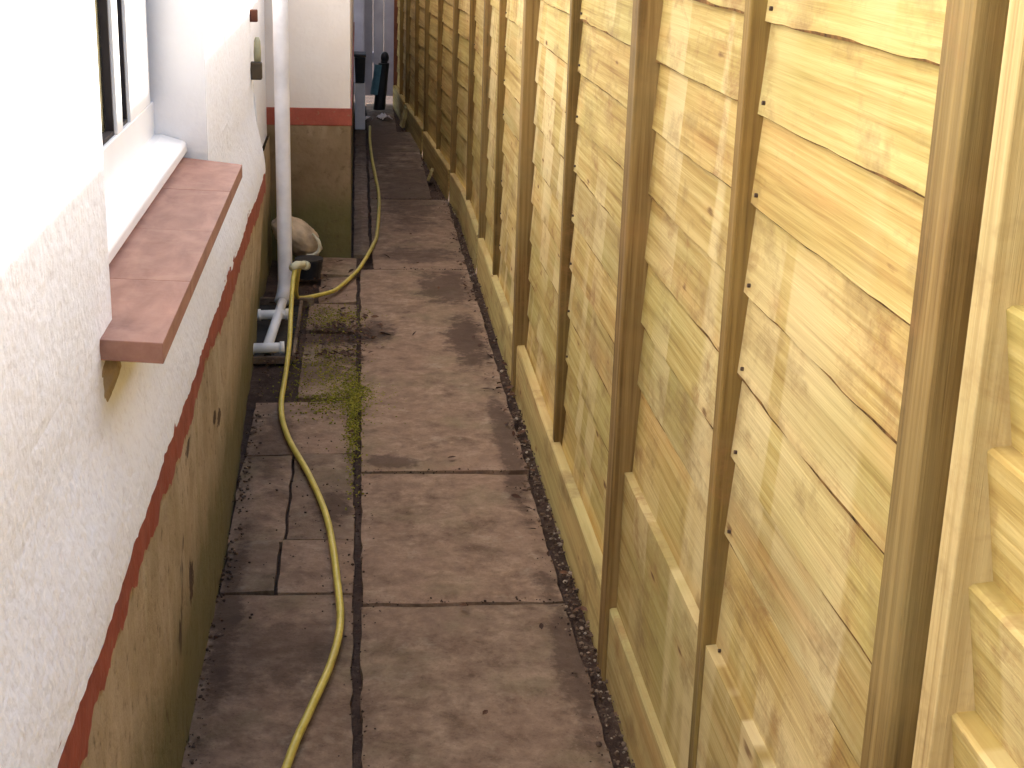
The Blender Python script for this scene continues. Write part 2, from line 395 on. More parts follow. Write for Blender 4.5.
for i in range(7):   # narrow filler left of the long flags beside the extension
    y0 = 7.45 + i * 0.9
    slab(pv, -0.03, 0.058, y0, y0 + 0.9, -0.004, 0, 0.005)
tag(pv.build('path', M_slab, smooth=False), kind='structure')

# gravel along the foot of the fence, dead leaves, moss
def stone(mb, c, r, rnd):
    t = (1 + 5 ** .5) / 2
    ico = [(-1,t,0),(1,t,0),(-1,-t,0),(1,-t,0),(0,-1,t),(0,1,t),(0,-1,-t),(0,1,-t),(t,0,-1),(t,0,1),(-t,0,-1),(-t,0,1)]
    fs = [(0,11,5),(0,5,1),(0,1,7),(0,7,10),(0,10,11),(1,5,9),(5,11,4),(11,10,2),(10,7,6),(7,1,8),(3,9,4),(3,4,2),(3,2,6),(3,6,8),(3,8,9),(4,9,5),(2,4,11),(6,2,10),(8,6,7),(9,8,1)]
    e = Matrix.Rotation(random.uniform(0, 6.28), 3, 'Z') @ Matrix.Rotation(random.uniform(-.5, .5), 3, 'X')
    sx, sy, sz = r * random.uniform(.7, 1.3), r * random.uniform(.7, 1.2), r * random.uniform(.45, .8)
    vs = []
    for p in ico:
        k = random.uniform(.8, 1.15) / 1.9
        vs.append(Vector(c) + e @ Vector((p[0] * sx * k, p[1] * sy * k, p[2] * sz * k)))
    mb.add(vs, fs, rnd)
gv = MB()
for i in range(2000):
    y = random.uniform(0.9, 12.5) ** 1.0
    if random.random() < 0.5: y = random.uniform(0.9, 5.0)
    fx = fence_x(y)
    x = fx + 0.01 - abs(random.gauss(0, 0.035)) - (0.02 if random.random() < .2 else 0)
    r = random.choice((0.003, 0.004, 0.005, 0.007)) * random.uniform(.7, 1.2)
    onslab = x < min(0.544, fx - 0.026)
    if onslab and random.random() < 0.75: continue
    stone(gv, (x, y, (0.003 if onslab else random.uniform(-0.022, -0.008)) + r * 0.25), r, random.random())
for i in range(260):
    y = random.uniform(2.2, 6.5); x = random.gauss(-0.352, 0.012)
    r = random.uniform(.003, .007)
    stone(gv, (x, y, -0.004), r, random.random() * .6)
tag(gv.build('gravel', M_stone), 'small brown and pale stones along the foot of the wooden fence', 'gravel', kind='stuff')

dt = MB()
for i in range(2600):
    k = random.random()
    if k < .40: y = random.uniform(1.2, 11); x = fence_x(y) - abs(random.gauss(.03, .035))
    elif k < .58: y = random.uniform(1.3, 6); x = random.gauss(-.008, .013 + .012 * (fbm(y * 3, 1, 1) > 0))
    elif k < .70: y = random.choice(joints[4:10]) + random.gauss(0, .012); x = random.uniform(0, .5)
    elif k < .84: x, y = random.uniform(-.3, .06), random.gauss(5.95, .16)
    elif k < .93: y = random.uniform(1.8, 5.5); x = random.gauss(-.345, .022)
    else: y = random.uniform(3.3, 4.7); x = random.gauss(-.1, .09)
    s_ = random.uniform(.0012, .0052) * (random.random() ** .5)
    stone(dt, (x, y, random.uniform(-.001, .003)), s_, random.random())
tag(dt.build('dirt', M_dirt), 'dark dirt crumbs scattered over the slab joints and edges', 'dirt', kind='stuff')
lf = MB()
def leaf(x, y, z, s):
    a = random.uniform(0, 6.28); R_ = Matrix.Rotation(a, 3, 'Z') @ Matrix.Rotation(random.uniform(-.5, .5), 3, 'X') @ Matrix.Rotation(random.uniform(-.5, .5), 3, 'Y')
    pts = [(0, -1, 0), (.45, -.3, .12), (.4, .35, .1), (0, 1, 0), (-.4, .35, .1), (-.45, -.3, .12), (0, 0, -.05)]
    vs = [Vector((x, y, z)) + R_ @ (Vector(p) * s) for p in pts]
    lf.add(vs, [(0,1,6),(1,2,6),(2,3,6),(3,4,6),(4,5,6),(5,0,6)], random.random())
for i in range(420):
    k = random.random()
    if k < .35: x, y = random.gauss(-0.06, .075), random.gauss(5.95, .13)
    elif k < .5: x, y = random.uniform(-.25, .05), random.gauss(5.62, .05)
    elif k < .72: y = random.uniform(3.2, 8.5); x = fence_x(y) - abs(random.gauss(0.03, .05))
    elif k < .86: x, y = random.gauss(-.2, .06), random.gauss(6.7, .2)
    else: y = random.uniform(2.5, 11); x = random.uniform(-.3, .45) if y < 7.3 else random.uniform(0.0, .35)
    if k >= .86 and random.random() < .7: continue
    leaf(x, y, 0.006 + random.uniform(0, .008), random.uniform(.006, .02))
tag(lf.build('leaf_litter', M_leaf), 'dark dead leaves and dirt strewn over the paving', 'leaf litter', kind='stuff')

ms = MB()
for i in range(5200):
    k = random.random()
    if k < .40: x, y = random.gauss(-.03, .085), random.gauss(5.14, .12)
    elif k < .62: x, y = random.gauss(-.02, .014), random.gauss(4.9, .3)
    elif k < .85: x, y = random.gauss(-.13, .07), random.gauss(5.45, .22)
    else: x, y = random.gauss(-.10, .07), random.gauss(6.2, .10)
    s = random.uniform(.0016, .0045)
    stone(ms, (x, y, random.uniform(-.002, .003)), s, random.random())
tag(ms.build('moss', M_moss), 'yellow-green moss growing over the slab joints near the drain', 'moss', kind='stuff')

# ------------------------------------------------------------------ house
house = empty('house', (-0.40, 3.0, 0.0), 'white roughcast house wall with bare plinth and red painted line beside the passage', 'house')
WX = -0.398
WY0, WY1 = 2.37, 4.00          # window opening
WZ0, WZ1 = 1.05, 2.10
END = 5.78; TOP = 3.3; REC = -0.448
def edge_z(y): return 0.708 + 0.012 * fbm(y * 2.1, 3.3, 0.7) + 0.006 * fbm(y * 9, 1.3, 5.7) + 0.004 * fbm(y * 31, 2.3, 8.7)
def wall_x(y, z, fade=1.0):
    d = 0.0018 * fbm(y * 26, z * 26, 1.0, 3) + 0.003 * fbm(y * 3, z * 3, 7.0, 2)
    t = max(0.0, min(1.0, (0.98 - z) / 0.28)); t = t * t * (3 - 2 * t)
    return WX + 0.040 * t + d * fade
w = MB()
def patch(y0, y1, z0, z1, cell, lowedge=False):
    ny = max(1, int((y1 - y0) / cell)); nz = max(1, int((z1 - z0) / cell))
    def fn(u, v):
        y = y0 + (y1 - y0) * u
        zb = edge_z(y) if lowedge else z0
        z = zb + (z1 - zb) * v
        d = 1.0
        if abs(y - WY0) < 1e-6 or abs(y - WY1) < 1e-6 or abs(y - END) < 1e-6: d = 0.0
        if (abs(z - WZ0) < 1e-6 or abs(z - WZ1) < 1e-6): d = 0.0
        return (wall_x(y, z, d), y, z)
    w.grid(ny, nz, fn)
patch(-3.0, 0.8, 0.70, WZ0, 0.05, True)
patch(0.8, WY0, 0.70, WZ0, 0.012, True); patch(WY0, WY1, 0.70, WZ0 - .025, 0.012, True); patch(WY1, END, 0.70, WZ0, 0.015, True)
patch(-3.0, 0.8, WZ0, WZ1, 0.05); patch(0.8, WY0, WZ0, WZ1, 0.014); patch(WY1, END, WZ0, WZ1, 0.016)
patch(-3.0, END, WZ1, TOP, 0.06)
# drip edge under the flared bottom, and the return at the far corner
w.grid(440, 1, lambda u, v: (wall_x(-3 + 8.78 * u, edge_z(-3 + 8.78 * u)) - 0.009 * v, -3 + 8.78 * u, edge_z(-3 + 8.78 * u) - 0.002 * v), flip=True)
w.grid(1, 14, lambda u, v: ((wall_x(END, 0.69 + (TOP - .69) * v, 0)) + (REC - 0.05 - wall_x(END, 0.69 + (TOP - .69) * v, 0)) * u, END, 0.69 + (TOP - .69) * v))
# shell behind: roofed box so that no daylight comes through from the garden side
w.box((-5.0, -3.0, 0.0), (-4.9, 13.0, TOP)); w.box((-4.9, -3.1, 0), (WX - .02, -3.0, TOP)); w.box((-4.9, 13.0, 0), (-0.06, 13.1, TOP))
wall_o = w.build('roughcast_wall', M_white, house, smooth=True)

# reveals (smooth painted)
rv = MB(); FX = -0.535
e = 0.0
rv.add([(WX, WY1, WZ0 - .02), (WX, WY1, WZ1), (FX - .1, WY1, WZ1), (FX - .1, WY1, WZ0 - .02)], [(0, 1, 2, 3)])
rv.add([(WX, WY0, WZ0 - .02), (WX, WY0, WZ1), (FX - .1, WY0, WZ1), (FX - .1, WY0, WZ0 - .02)], [(3, 2, 1, 0)])
rv.add([(WX, WY0, WZ1), (WX, WY1, WZ1), (FX - .1, WY1, WZ1), (FX - .1, WY0, WZ1)], [(0, 1, 2, 3)])
rv.build('window_reveal', M_reveal, house)

# plinth
p = MB()
def plx(y, z): return -0.366 + 0.006 * fbm(y * 1.6, z * 2, 2.0) + 0.0025 * fbm(y * 11, z * 11, 4.0) - 0.045 * max(0, min(1, (y - 3.9) / 1.5)) * max(0, min(1, 1 - z / .62))
p.grid(520, 36, lambda u, v: (plx(-3 + (END + 3) * u, -.03 + .765 * v), -3 + (END + 3) * u, -.03 + .765 * v))
p.grid(3, 12, lambda u, v: (plx(END, -.03 + .735 * v) + (REC - .05 - plx(END, -.03 + .735 * v)) * u, END, -.03 + .735 * v))
p.build('plinth', M_plinth, house, smooth=True)
rb = MB()
def rbz(y, k):
    if k: return edge_z(y) + 0.014
    return edge_z(y) - 0.080 - 0.016 * fbm(y * 3.1, 0.5, 9.0) - 0.016 * fbm(y * 14, 2.5, 3.0) - 0.014 * max(0.0, fbm(y * 40, 7.5, 3.0)) + 0.02 * max(0.0, fbm(y * 6, 1.5, 13.0) - .15)
rb.grid(1100, 8, lambda u, v: (plx(-3 + (END + 3) * u, rbz(-3 + (END + 3) * u, 0) * (1 - v) + rbz(-3 + (END + 3) * u, 1) * v) + 0.0045,
                              -3 + (END + 3) * u, rbz(-3 + (END + 3) * u, 0) * (1 - v) + rbz(-3 + (END + 3) * u, 1) * v))
tag(rb.build('painted_band', M_red, house, smooth=True), 'wavy red painted line along the top of the plinth')

# big window: frame, mullion, two sashes, gaskets, glass, cill, tiled sill
win = MB()
fz0, fz1 = 1.085, WZ1
panes = [(WY0 + .07, 3.40), (3.475, 3.60), (3.945, 3.992)]
ztop, zbot = fz1 - .06, 1.19
ed = [WY0] + [q for p_ in panes for q in p_] + [WY1]
for i in range(0, len(ed), 2):
    if ed[i + 1] - ed[i] > .012: win.box((FX - .07, ed[i], zbot), (FX, ed[i + 1], ztop))
win.box((FX - .07, WY0, fz0), (FX, WY1, zbot)); win.box((FX - .07, WY0, ztop), (FX, WY1, fz1))
frame = win.build('window', M_pvc, house, bevel=.003)
tag(frame, 'white plastic window with dark glass')
for i, (y0, y1) in enumerate(panes):
    gl = MB(); gl.box((FX - .036, y0 - .002, zbot - .002), (FX - .028, y1 + .002, ztop + .002)); gl.build('pane', M_oliveglass if i == 0 else M_glass, frame)
    gk = MB(); gk.box((FX - .0265, y0 + .0005, zbot + .0005), (FX - .008, y0 + .010, ztop - .0005)); gk.box((FX - .0265, y1 - .010, zbot + .0005), (FX - .008, y1 - .0005, ztop - .0005)); gk.box((FX - .0265, y0 + .010, zbot + .0005), (FX - .008, y1 - .010, zbot + .010))
    gk.build('gasket', M_rubber, frame)
cu = MB(); cu.grid(60, 4, lambda u, v: (FX - .16 + .014 * math.sin(u * 70), 2.3 + 1.05 * u, 1.1 + 1.0 * v)); cu.build('blind', M_curtain, frame)
cill = MB()   # moulded plastic cill with a sloping nose
prof = [(FX - .05, 1.053), (-.459, 1.053), (-.452, 1.06), (-.452, 1.080), (-.459, 1.088), (FX + .02, 1.104), (FX - .05, 1.104)]
n_ = len(prof); vs = [(x, WY0 + .004, z) for x, z in prof] + [(x, WY1 - .004, z) for x, z in prof]
cill.add(vs, [tuple(range(n_)), tuple(range(2 * n_ - 1, n_ - 1, -1))] + [(i, n_ + i, n_ + (i + 1) % n_, (i + 1) % n_) for i in range(n_)])
cill.build('cill', M_pvc, frame, bevel=.003)
sl = MB()
ty = [2.26, 2.64, 3.07, 3.52, 3.993]
for i in range(4):
    y0, y1 = ty[i] + .0004, ty[i + 1] - .0004; dz = random.uniform(-.0006, .0006)
    k0 = 0.016 if i == 0 else 0; k1 = .09 if i == 3 else 0
    vs = [(-.52, y0, 1.018), (-.302, y0 - k0, 1.009), (-.302, y1 - k1, 1.009), (-.52, y1, 1.018), (-.52, y0, 1.051 + dz), (-.302, y0 - k0, 1.043 + dz), (-.302, y1 - k1, 1.043 + dz), (-.52, y1, 1.051 + dz)]
    sl.add(vs, [(0,3,2,1),(4,5,6,7),(0,1,5,4),(1,2,6,5),(2,3,7,6),(3,0,4,7)], .3 + .25 * random.random())
tag(sl.build('tiled_sill', M_tile, frame, bevel=.0015), 'terracotta tiled window sill')
mo = MB()
mo.grid(14, 14, lambda u, v: (-.400 + .016 * math.sin(v * 3.14) * math.sin(u * 3.14) + .004 * fbm(u * 5, v * 5, 2), 2.255 + .14 * u + .02 * fbm(v * 3, 1, 1), .925 + .078 * v + .03 * u * (1 - v)))
mo.build('mortar_patch', M_plinth, frame, smooth=True)

# recessed stretch of wall with a small window
rc = MB(); EY = 7.40
rc.add([(REC, END, .60), (REC, EY + .1, .60), (REC, EY + .1, TOP), (REC, END, TOP)], [(0, 1, 2, 3)])
rc.build('recessed_wall', M_white, house)
rp = MB(); rp.grid(40, 14, lambda u, v: (REC + .012 + .004 * fbm(u * 9, v * 5, 1), END + (EY + .05 - END) * u, -.03 + .63 * v)); rp.build('recessed_plinth', M_plinth, house, smooth=True)
wf = MB(); FY = 5.70
wf.box((-.403, FY - .02, 1.06), (-.358, FY + .02, 1.125))
wfo = tag(wf.build('wall_fitting', m_plain('fitting_brown', (0.085, 0.06, 0.035), .6, .3, .3), house, bevel=.006), 'small dark fitting on the wall corner beside the downpipe')
wg = MB(); wg.tube([(-.374, FY, 1.127), (-.374, FY, 1.16), (-.374, FY, 1.20), (-.374, FY, 1.215)], [.013, .014, .012, .007], 14); wg.build('fitting_body', m_plain('olive_plastic', (0.40, 0.38, 0.24), .5, .3, .25), wfo, smooth=True)
wc = MB(); wc.box((-.403, FY - .012, 1.27), (-.370, FY + .012, 1.315)); wc.build('fitting_clip', M_reddark, wfo, bevel=.004)

# projecting extension
EX = -0.040
ex = MB()
ex.grid(44, 60, lambda u, v: (-1.2 + (EX + 1.2) * u, EY + .002 * fbm(u * 9, v * 20, 3), .735 + (TOP - .735) * v))
ex.grid(50, 40, lambda u, v: (EX + .002 * fbm(u * 9, v * 20, 3) * (u > 0), EY + (13.0 - EY) * u, .735 + (TOP - .735) * v))
ex.build('extension_wall', M_ext, house)
eb = MB(); eb.box((-1.2, EY - .008, .652), (EX + .008, EY + .3, .737)); eb.box((EX - .3, EY + .3, .652), (EX + .008, 13.0, .737))
tag(eb.build('extension_band', M_red, house, bevel=.003), 'straight red painted band on the extension')
ep = MB()
ep.grid(40, 30, lambda u, v: (-1.2 + (EX + 1.2) * u, EY - .003 + .004 * fbm(u * 9, v * 6, 3), -.03 + .682 * v))
ep.grid(50, 20, lambda u, v: (EX + .003 * fbm(u * 9, v * 6, 3) * (u > 0), EY - .003 + (13.0 - EY) * u, -.03 + .682 * v))
ep.build('extension_plinth', M_plinth_ext, house, smooth=False)
rf = MB(); rf.box((-5.2, -3.2, TOP), (WX + .02, END, TOP + .12)); rf.box((-5.2, END, TOP), (EX + .02, 13.2, TOP + .12))
rf.build('roof', M_roof, house)

# white downpipe with brackets
dp = MB(); PX, PY = -0.318, 6.35
dp.tube([(PX - .001, PY + .001, TOP - .05), (PX - .001, PY + .001, 1.24), (PX - .001, PY + .001, .12), (PX - .006, PY - .03, .075), (PX - .014, PY - .07, .05)], .0315, 20)
dpo = tag(dp.build('downpipe', M_pvc_old, house, smooth=True), 'white plastic rainwater downpipe')
# ------------------------------------------------------------------ drain
gu = empty('drain_gully', (-.33, 6.0, 0), 'dark open drain gully at the foot of the white downpipe', 'drain')
gk = MB(); gk.box((-.46, 5.60, -.028), (-.252, 6.45, -.012)); gk.build('gully_floor', M_void, gu)
gc = MB()
for (a, b, c_, d_) in ((-.262, -.248, 5.60, 6.45),): gc.box((a, c_, -.02), (b, d_, .012))
gc.box((-.45, 5.585, -.02), (-.262, 5.60, .01)); gc.box((-.46, 6.45, -.02), (-.2, 6.47, .02))
gc.build('gully_kerb', M_slab, gu, bevel=.003)
wp = empty('waste_pipe', (-.32, 6.0, .03), 'short white plastic waste pipe with two cross tees lying over the drain', 'pipe')
def hp(pts, r, nm): m = MB(); m.tube(pts, r, 14); return m.build(nm, M_pvc, wp, smooth=True)
hp([(-.304, 6.72, .075), (-.338, 6.10, .040), (-.357, 5.62, .036)], .020, 'straight_pipe')
for (x, y, z) in ((-.360, 6.10, .040), (-.358, 5.62, .036)):
    t_ = MB(); t_.tube([(x - .060, y - .006, z), (x + .060, y + .006, z)], .020, 14)
    for sx in (-1, 1): t_.tube([(x + sx * .05, y + sx * .005, z), (x + sx * .067, y + sx * .0065, z)], .0245, 14)
    t_.build('cross_tee', M_pvc, wp, smooth=True)

# ------------------------------------------------------------------ hose
def spline(pts, n=10):
    pts = [Vector(p) for p in pts]; out = []
    for i in range(len(pts) - 1):
        p0 = pts[max(i - 1, 0)]; p1 = pts[i]; p2 = pts[i + 1]; p3 = pts[min(i + 2, len(pts) - 1)]
        for k in range(n):
            t = k / n
            out.append(0.5 * ((2 * p1) + (-p0 + p2) * t + (2 * p0 - 5 * p1 + 4 * p2 - p3) * t * t + (-p0 + 3 * p1 - 3 * p2 + p3) * t ** 3))
    out.append(pts[-1]); return out
HZ = .0115
hp1 = [(-.205, 1.9, HZ), (-.19, 2.3, HZ), (-.148, 2.694, HZ), (-.109, 2.903, HZ), (-.069, 3.103, HZ), (-.048, 3.303, HZ), (-.056, 3.527, HZ), (-.090, 3.953, HZ), (-.152, 4.305, HZ), (-.235, 4.667, HZ), (-.272, 4.975, HZ), (-.274, 5.40, HZ), (-.276, 5.75, .03), (-.279, 6.0, .105), (-.276, 6.16, .18), (-.266, 6.24, .215), (-.250, 6.30, .205)]
hp2 = [(-.250, 6.30, .205), (-.262, 6.34, .165), (-.275, 6.40, .06), (-.262, 6.48, HZ + .002), (-.190, 6.534, HZ), (-.115, 6.62, HZ), (-.065, 6.776, HZ), (-.01, 7.0, HZ), (.03, 7.248, HZ), (.075, 7.6, HZ), (.098, 7.884, HZ), (.122, 8.881, HZ), (.11, 9.6, HZ), (.093, 10.35, HZ), (.085, 11.2, HZ), (.09, 11.9, HZ)]
hs = MB(); hs.tube(spline(hp1 + hp2[1:]), .0095, 12)
hose = tag(hs.build('garden_hose', M_hose, smooth=True), 'long yellow garden hose snaking along the paving and looping up at the drain', 'hose')
cn = MB(); cn.tube([(-.282, 6.20, .218), (-.262, 6.245, .222), (-.238, 6.30, .208)], [.016, .017, .016], 14); cn.tube([(-.236, 6.302, .207), (-.226, 6.325, .198)], .020, 14)
cn.build('hose_connector', M_conn, hose, smooth=True)

# ------------------------------------------------------------------ slumped sack behind the pipe
sk = empty('sack', (-.27, 7.12, 0), 'slumped beige sack with a pale hem in the corner behind the downpipe', 'sack')
sb = MB()
def sackp(u, v):
    a = u * 2 * math.pi; b = v * math.pi
    x = math.sin(b) * math.cos(a); y = math.sin(b) * math.sin(a); z = math.cos(b)
    k = 1 + .10 * fbm(x * 2.4, y * 2.4, z * 2.4) + .05 * fbm(x * 7, y * 7, z * 7)
    ax, az = .135 * x * k, .078 * z * k; c_, s_ = math.cos(-.62), math.sin(-.62)
    return (-.300 + ax * c_ - az * s_, 7.14 + .10 * y * k, max(.012, .150 + ax * s_ + az * c_))
sb.grid(48, 28, sackp); sbo = sb.build('sack_body', M_canvas, sk, smooth=True)
hm = MB(); hm.tube(spline([(-.222, 7.075, .178), (-.198, 7.058, .155), (-.187, 7.055, .125), (-.195, 7.05, .096), (-.222, 7.045, .078), (-.25, 7.05, .075)], 6), [.006] * 6 + [.009] * 18 + [.01] * 7, 10); hm.build('hem', M_rim, sk, smooth=True)
pt = MB(); pt.tube([(-.235, 6.92, 0.0), (-.235, 6.92, .085), (-.235, 6.92, .088)], [.052, .064, .058], 20); pt.tube([(-.235, 6.92, .080), (-.235, 6.92, .094)], [.067, .067], 20)
tag(pt.build('plant_pot', M_black, smooth=False), 'low black plastic pot on the paving in front of the beige sack', 'pot')

# ------------------------------------------------------------------ fence
fence = empty('timber_fence', (.6, 3.0, 0), 'tall new overlapped softwood fence with brown posts along the passage', 'fence')
FTOP = 1.84
PITCH = 0.1405
posts = [(-1.9,), (-0.05,), (1.386,), (3.105,), (5.225,), (7.10,), (8.95,), (10.65,), (12.20,), (13.45,)]
posts = [p_[0] for p_ in posts]
nails = []
def fx_plank(y): return fence_x(y) + 0.040
def panel(y0, y1, battens, style):
    pb = MB(); nb = MB()
    k = 0; z = .145 - (.045 if style == 'ledge' else 0)
    ny = max(6, int((y1 - y0) / .05))
    s0 = random.random() * 50
    while z < FTOP - .03:
        r = random.random(); zt = min(z + PITCH + .024, FTOP - .012); h = zt - z
        th = .013; s = s0 + k * 3.7
        proud = 0.0
        tilt = random.uniform(-.004, .004)
        zlo = z
        if style == 'mid' and k <= 2:
            if k > 0: z += PITCH; k += 1; continue
            proud = -.016; zt = .505
        if style == 'mid' and k == 3: zlo = .49
        def low(y): return zlo + .0045 * fbm(y * 2.3 + s, s, 1.0) + .002 * fbm(y * 11 + s, s, 2.0) + tilt * (y - (y0 + y1) / 2)
        def top(y): return zt + tilt * (y - (y0 + y1) / 2) + (.004 * fbm(y * 2 + s, s, 4.0) if proud else 0)
        def bark_shade(y): return .0012 + .006 * max(0.0, fbm(y * 4.1 + s, s, 6.0) + .12) + .005 * max(0.0, fbm(y * 17 + s, s, 8.0) - .18)
        if style == 'ledge':      # laps the other way up: the thick top edge shows as a ledge
            def P(u, v):
                y = y0 + (y1 - y0) * u; xb = fx_plank(y) + .004; zb, zh = low(y) - .02, low(y) + PITCH
                return [(xb + .012, zb), (xb - .016, zh - .004), (xb - .011, zh), (xb + .018, zh + .003), (xb + .018, zb)][v]
        else:
            def P(u, v):
                y = y0 + (y1 - y0) * u; xb = fx_plank(y) + proud; zb, zh = low(y), top(y); bk_ = bark_shade(y); sl_ = .0115 / max(.1, zh - zb)
                if proud: return [(xb + .003, zh - .002), (xb + .002, zb + .01), (xb + .002, zb), (xb + .02, zb), (xb + .022, zh)][v]
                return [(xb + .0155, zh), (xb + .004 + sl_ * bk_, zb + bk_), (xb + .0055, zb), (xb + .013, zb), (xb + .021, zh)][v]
        nf0 = len(pb.m)
        vs = []; fs = []
        for i in range(ny + 1):
            for j in range(5):
                a, b_ = P(i / ny, j); vs.append((a, y0 + (y1 - y0) * i / ny, b_))
        for i in range(ny):
            for j in range(5):
                j2 = (j + 1) % 5
                fs.append((i * 5 + j, i * 5 + j2, (i + 1) * 5 + j2, (i + 1) * 5 + j))
        fs.append((0, 4, 3, 2, 1)); fs.append(tuple(ny * 5 + j for j in range(5)))
        pb.add(vs, fs, r)
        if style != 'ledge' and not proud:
            for q in range(ny): pb.m[nf0 + q * 5 + 1] = 2  # lower strip of the board carries the painted lap shadow
        for by in battens:
            for sgn in (-1,):
                yy = by + sgn * .05
                if y0 + .05 < yy < y1 - .05 and random.random() < .7:
                    pb.tube([(fx_plank(yy) + .01, yy, low(yy) + .02), (fx_plank(yy) + proud + .0008, yy, low(yy) + .021)], .0034, 8, mi=1)
        z += PITCH; k += 1
    far_ = y0 > 8.8
    po = pb.build('fence_panel', [W_far if far_ else W_board, M_nail, M_bark_shade], fence)
    for by in battens:
        b = MB(); xa = fx_plank(by); b.box((xa - .020, by - .0185, .15), (xa + .017, by + .0185, FTOP - .02), random.random())
        b.build('batten', W_batten, po, bevel=.003)
    for by in ([y1 - .0225] if style == 'ledge' else []):
        b = MB(); xa = fx_plank(by); wd = .02
        b.box((xa - .030, by - wd - .034, .15), (xa + .017, by + wd - .034, FTOP - .02), random.random())
        b.build('edge_batten', W_edge, po, bevel=.003)
    cp = MB(); cp.add([(fx_plank(y) + dx, y, z_) for y in (y0, y1) for dx, z_ in ((-.024, FTOP - .014), (.045, FTOP - .014), (.045, FTOP + .006), (-.024, FTOP + .004))], [(0,1,2,3)[::-1], (4,5,6,7), (0,4,5,1)[::-1], (1,5,6,2)[::-1], (2,6,7,3)[::-1], (3,7,4,0)[::-1]], random.random())
    cp.build('capping', W_batten, po)
    gb = MB(); r = random.random(); s = random.random() * 30; nyy = max(4, ny // 2)
    def gt(y): return .168 + .010 * fbm(y * 1.5 + s, s, 1)
    prof_n = 4
    vs = []; fs = []
    for i in range(nyy + 1):
        y = y0 + (y1 - y0) * i / nyy; xa = fence_x(y) + .010
        for (dx, zz) in ((.0, -.03), (.0, gt(y) - .004), (.004, gt(y)), (.028, gt(y) + .002)): vs.append((xa + dx, y, zz))
    for i in range(nyy):
        for j in range(3): fs.append((i * 4 + j, i * 4 + j + 1, (i + 1) * 4 + j + 1, (i + 1) * 4 + j))
    fs.append((0, 1, 2, 3)[::-1]); fs.append(tuple(nyy * 4 + j for j in range(4)))
    gb.add(vs, fs, r)
    gb.build('gravel_board', W_far if far_ else W_gravel, po)
bat = {1: [], 2: [2.262], 3: [4.19], 4: [6.33], 5: [8.02], 6: [9.8], 7: [11.4], 8: [12.8]}
for i in range(len(posts) - 1):
    y0, y1 = posts[i] + .04, posts[i + 1] - .04
    b_ = bat.get(i, [(y0 + y1) / 2])
    if i == 1: b_ = [.70]
    panel(y0, y1, b_, 'ledge' if i <= 1 else ('mid' if i == 2 else 'lap'))
for i, y in enumerate(posts):
    p_ = MB(); xa = fence_x(y) + (.018 if y > 6 else 0); dxx = random.uniform(-.002, .002)
    tilt = Matrix.Translation((xa, y, 0)) @ Matrix.Rotation(random.uniform(-.004, .004), 4, 'X') @ Matrix.Rotation(random.uniform(-.004, .004), 4, 'Y')
    p_.box((0, -.0375, -.03), (.075, .0375, FTOP + .03), random.random(), M=tilt)
    po = p_.build('post', M_reddark if i == len(posts) - 1 else W_post, fence, bevel=.005)
    if i == len(posts) - 1: tag(po, 'dark red end post')

# ------------------------------------------------------------------ far end of the passage
gt_ = empty('gate', (.15, 13.5, 0), 'lilac-white boarded gate closing the far end of the passage', 'gate')
gb = MB()
for k in range(5):
    x0 = -.06 + k * .095
    gb.box((x0 + .004, 13.50 + (k % 2) * .006, .06), (x0 + .091, 13.525 + (k % 2) * .006, 2.1), random.random())
gb.build('boarding', M_gate, gt_, bevel=.004)
for z in (.35, 1.75):
    l_ = MB(); l_.box((-.06, 13.535, z), (.41, 13.56, z + .09)); l_.build('rail', M_gate, gt_)
jp = MB(); jp.box((.03, 13.46, 0), (.055, 13.495, 2.1)); jp.build('gate_stile', M_gate, gt_, bevel=.003)
bn = empty('bin', (.012, 11.9, 0), 'small dark bin against the extension wall near the far gate', 'bin')
def tapered(mb, cx, cy, z0, z1, a0, a1, b0, b1):
    vs = [(cx - a0, cy - b0, z0), (cx + a0, cy - b0, z0), (cx + a0, cy + b0, z0), (cx - a0, cy + b0, z0), (cx - a1, cy - b1, z1), (cx + a1, cy - b1, z1), (cx + a1, cy + b1, z1), (cx - a1, cy + b1, z1)]
    mb.add(vs, [(0,3,2,1),(4,5,6,7),(0,1,5,4),(1,2,6,5),(2,3,7,6),(3,0,4,7)])
b1 = MB(); tapered(b1, .012, 11.9, .36, .56, .036, .044, .09, .11); b1.build('bin_body', M_black, bn, bevel=.006)
b2 = MB(); b2.box((-.034, 11.78, .5625), (.060, 12.02, .585)); b2.build('bin_lid', M_black, bn, bevel=.005)
b3 = MB(); tapered(b3, .012, 11.9, 0, .357, .04, .04, .1, .1); b3.build('bin_stand', M_pvc_old, bn, bevel=.005)
bg = empty('golf_bag', (.17, 12.8, 0), 'tall black and turquoise bag leaning upright before the far gate', 'bag')
def lean(u, v, r0, r1, bx, tx, z0, z1, yo=0):
    a = u * 2 * math.pi; r = r0 + (r1 - r0) * v; k = 1 + .08 * fbm(math.cos(a) * 2, math.sin(a) * 2, v * 6)
    return (bx + (tx - bx) * v + r * k * math.cos(a), 12.8 + yo + r * k * math.sin(a), z0 + (z1 - z0) * v)
c1 = MB(); c1.grid(20, 12, lambda u, v: lean(u, v, .050, .046, .175, .215, .03, .42)); c1.add([lean(k / 20, 1, .05, .046, .175, .215, .03, .42) for k in range(20)], [tuple(range(20))]); c1.build('bag_body', M_black, bg, smooth=True)
c2 = MB(); c2.grid(12, 10, lambda u, v: lean(.45 + .32 * u, v, .056, .052, .155, .19, .16, .41, -.012)); c2.build('side_pocket', M_teal, bg, smooth=True)
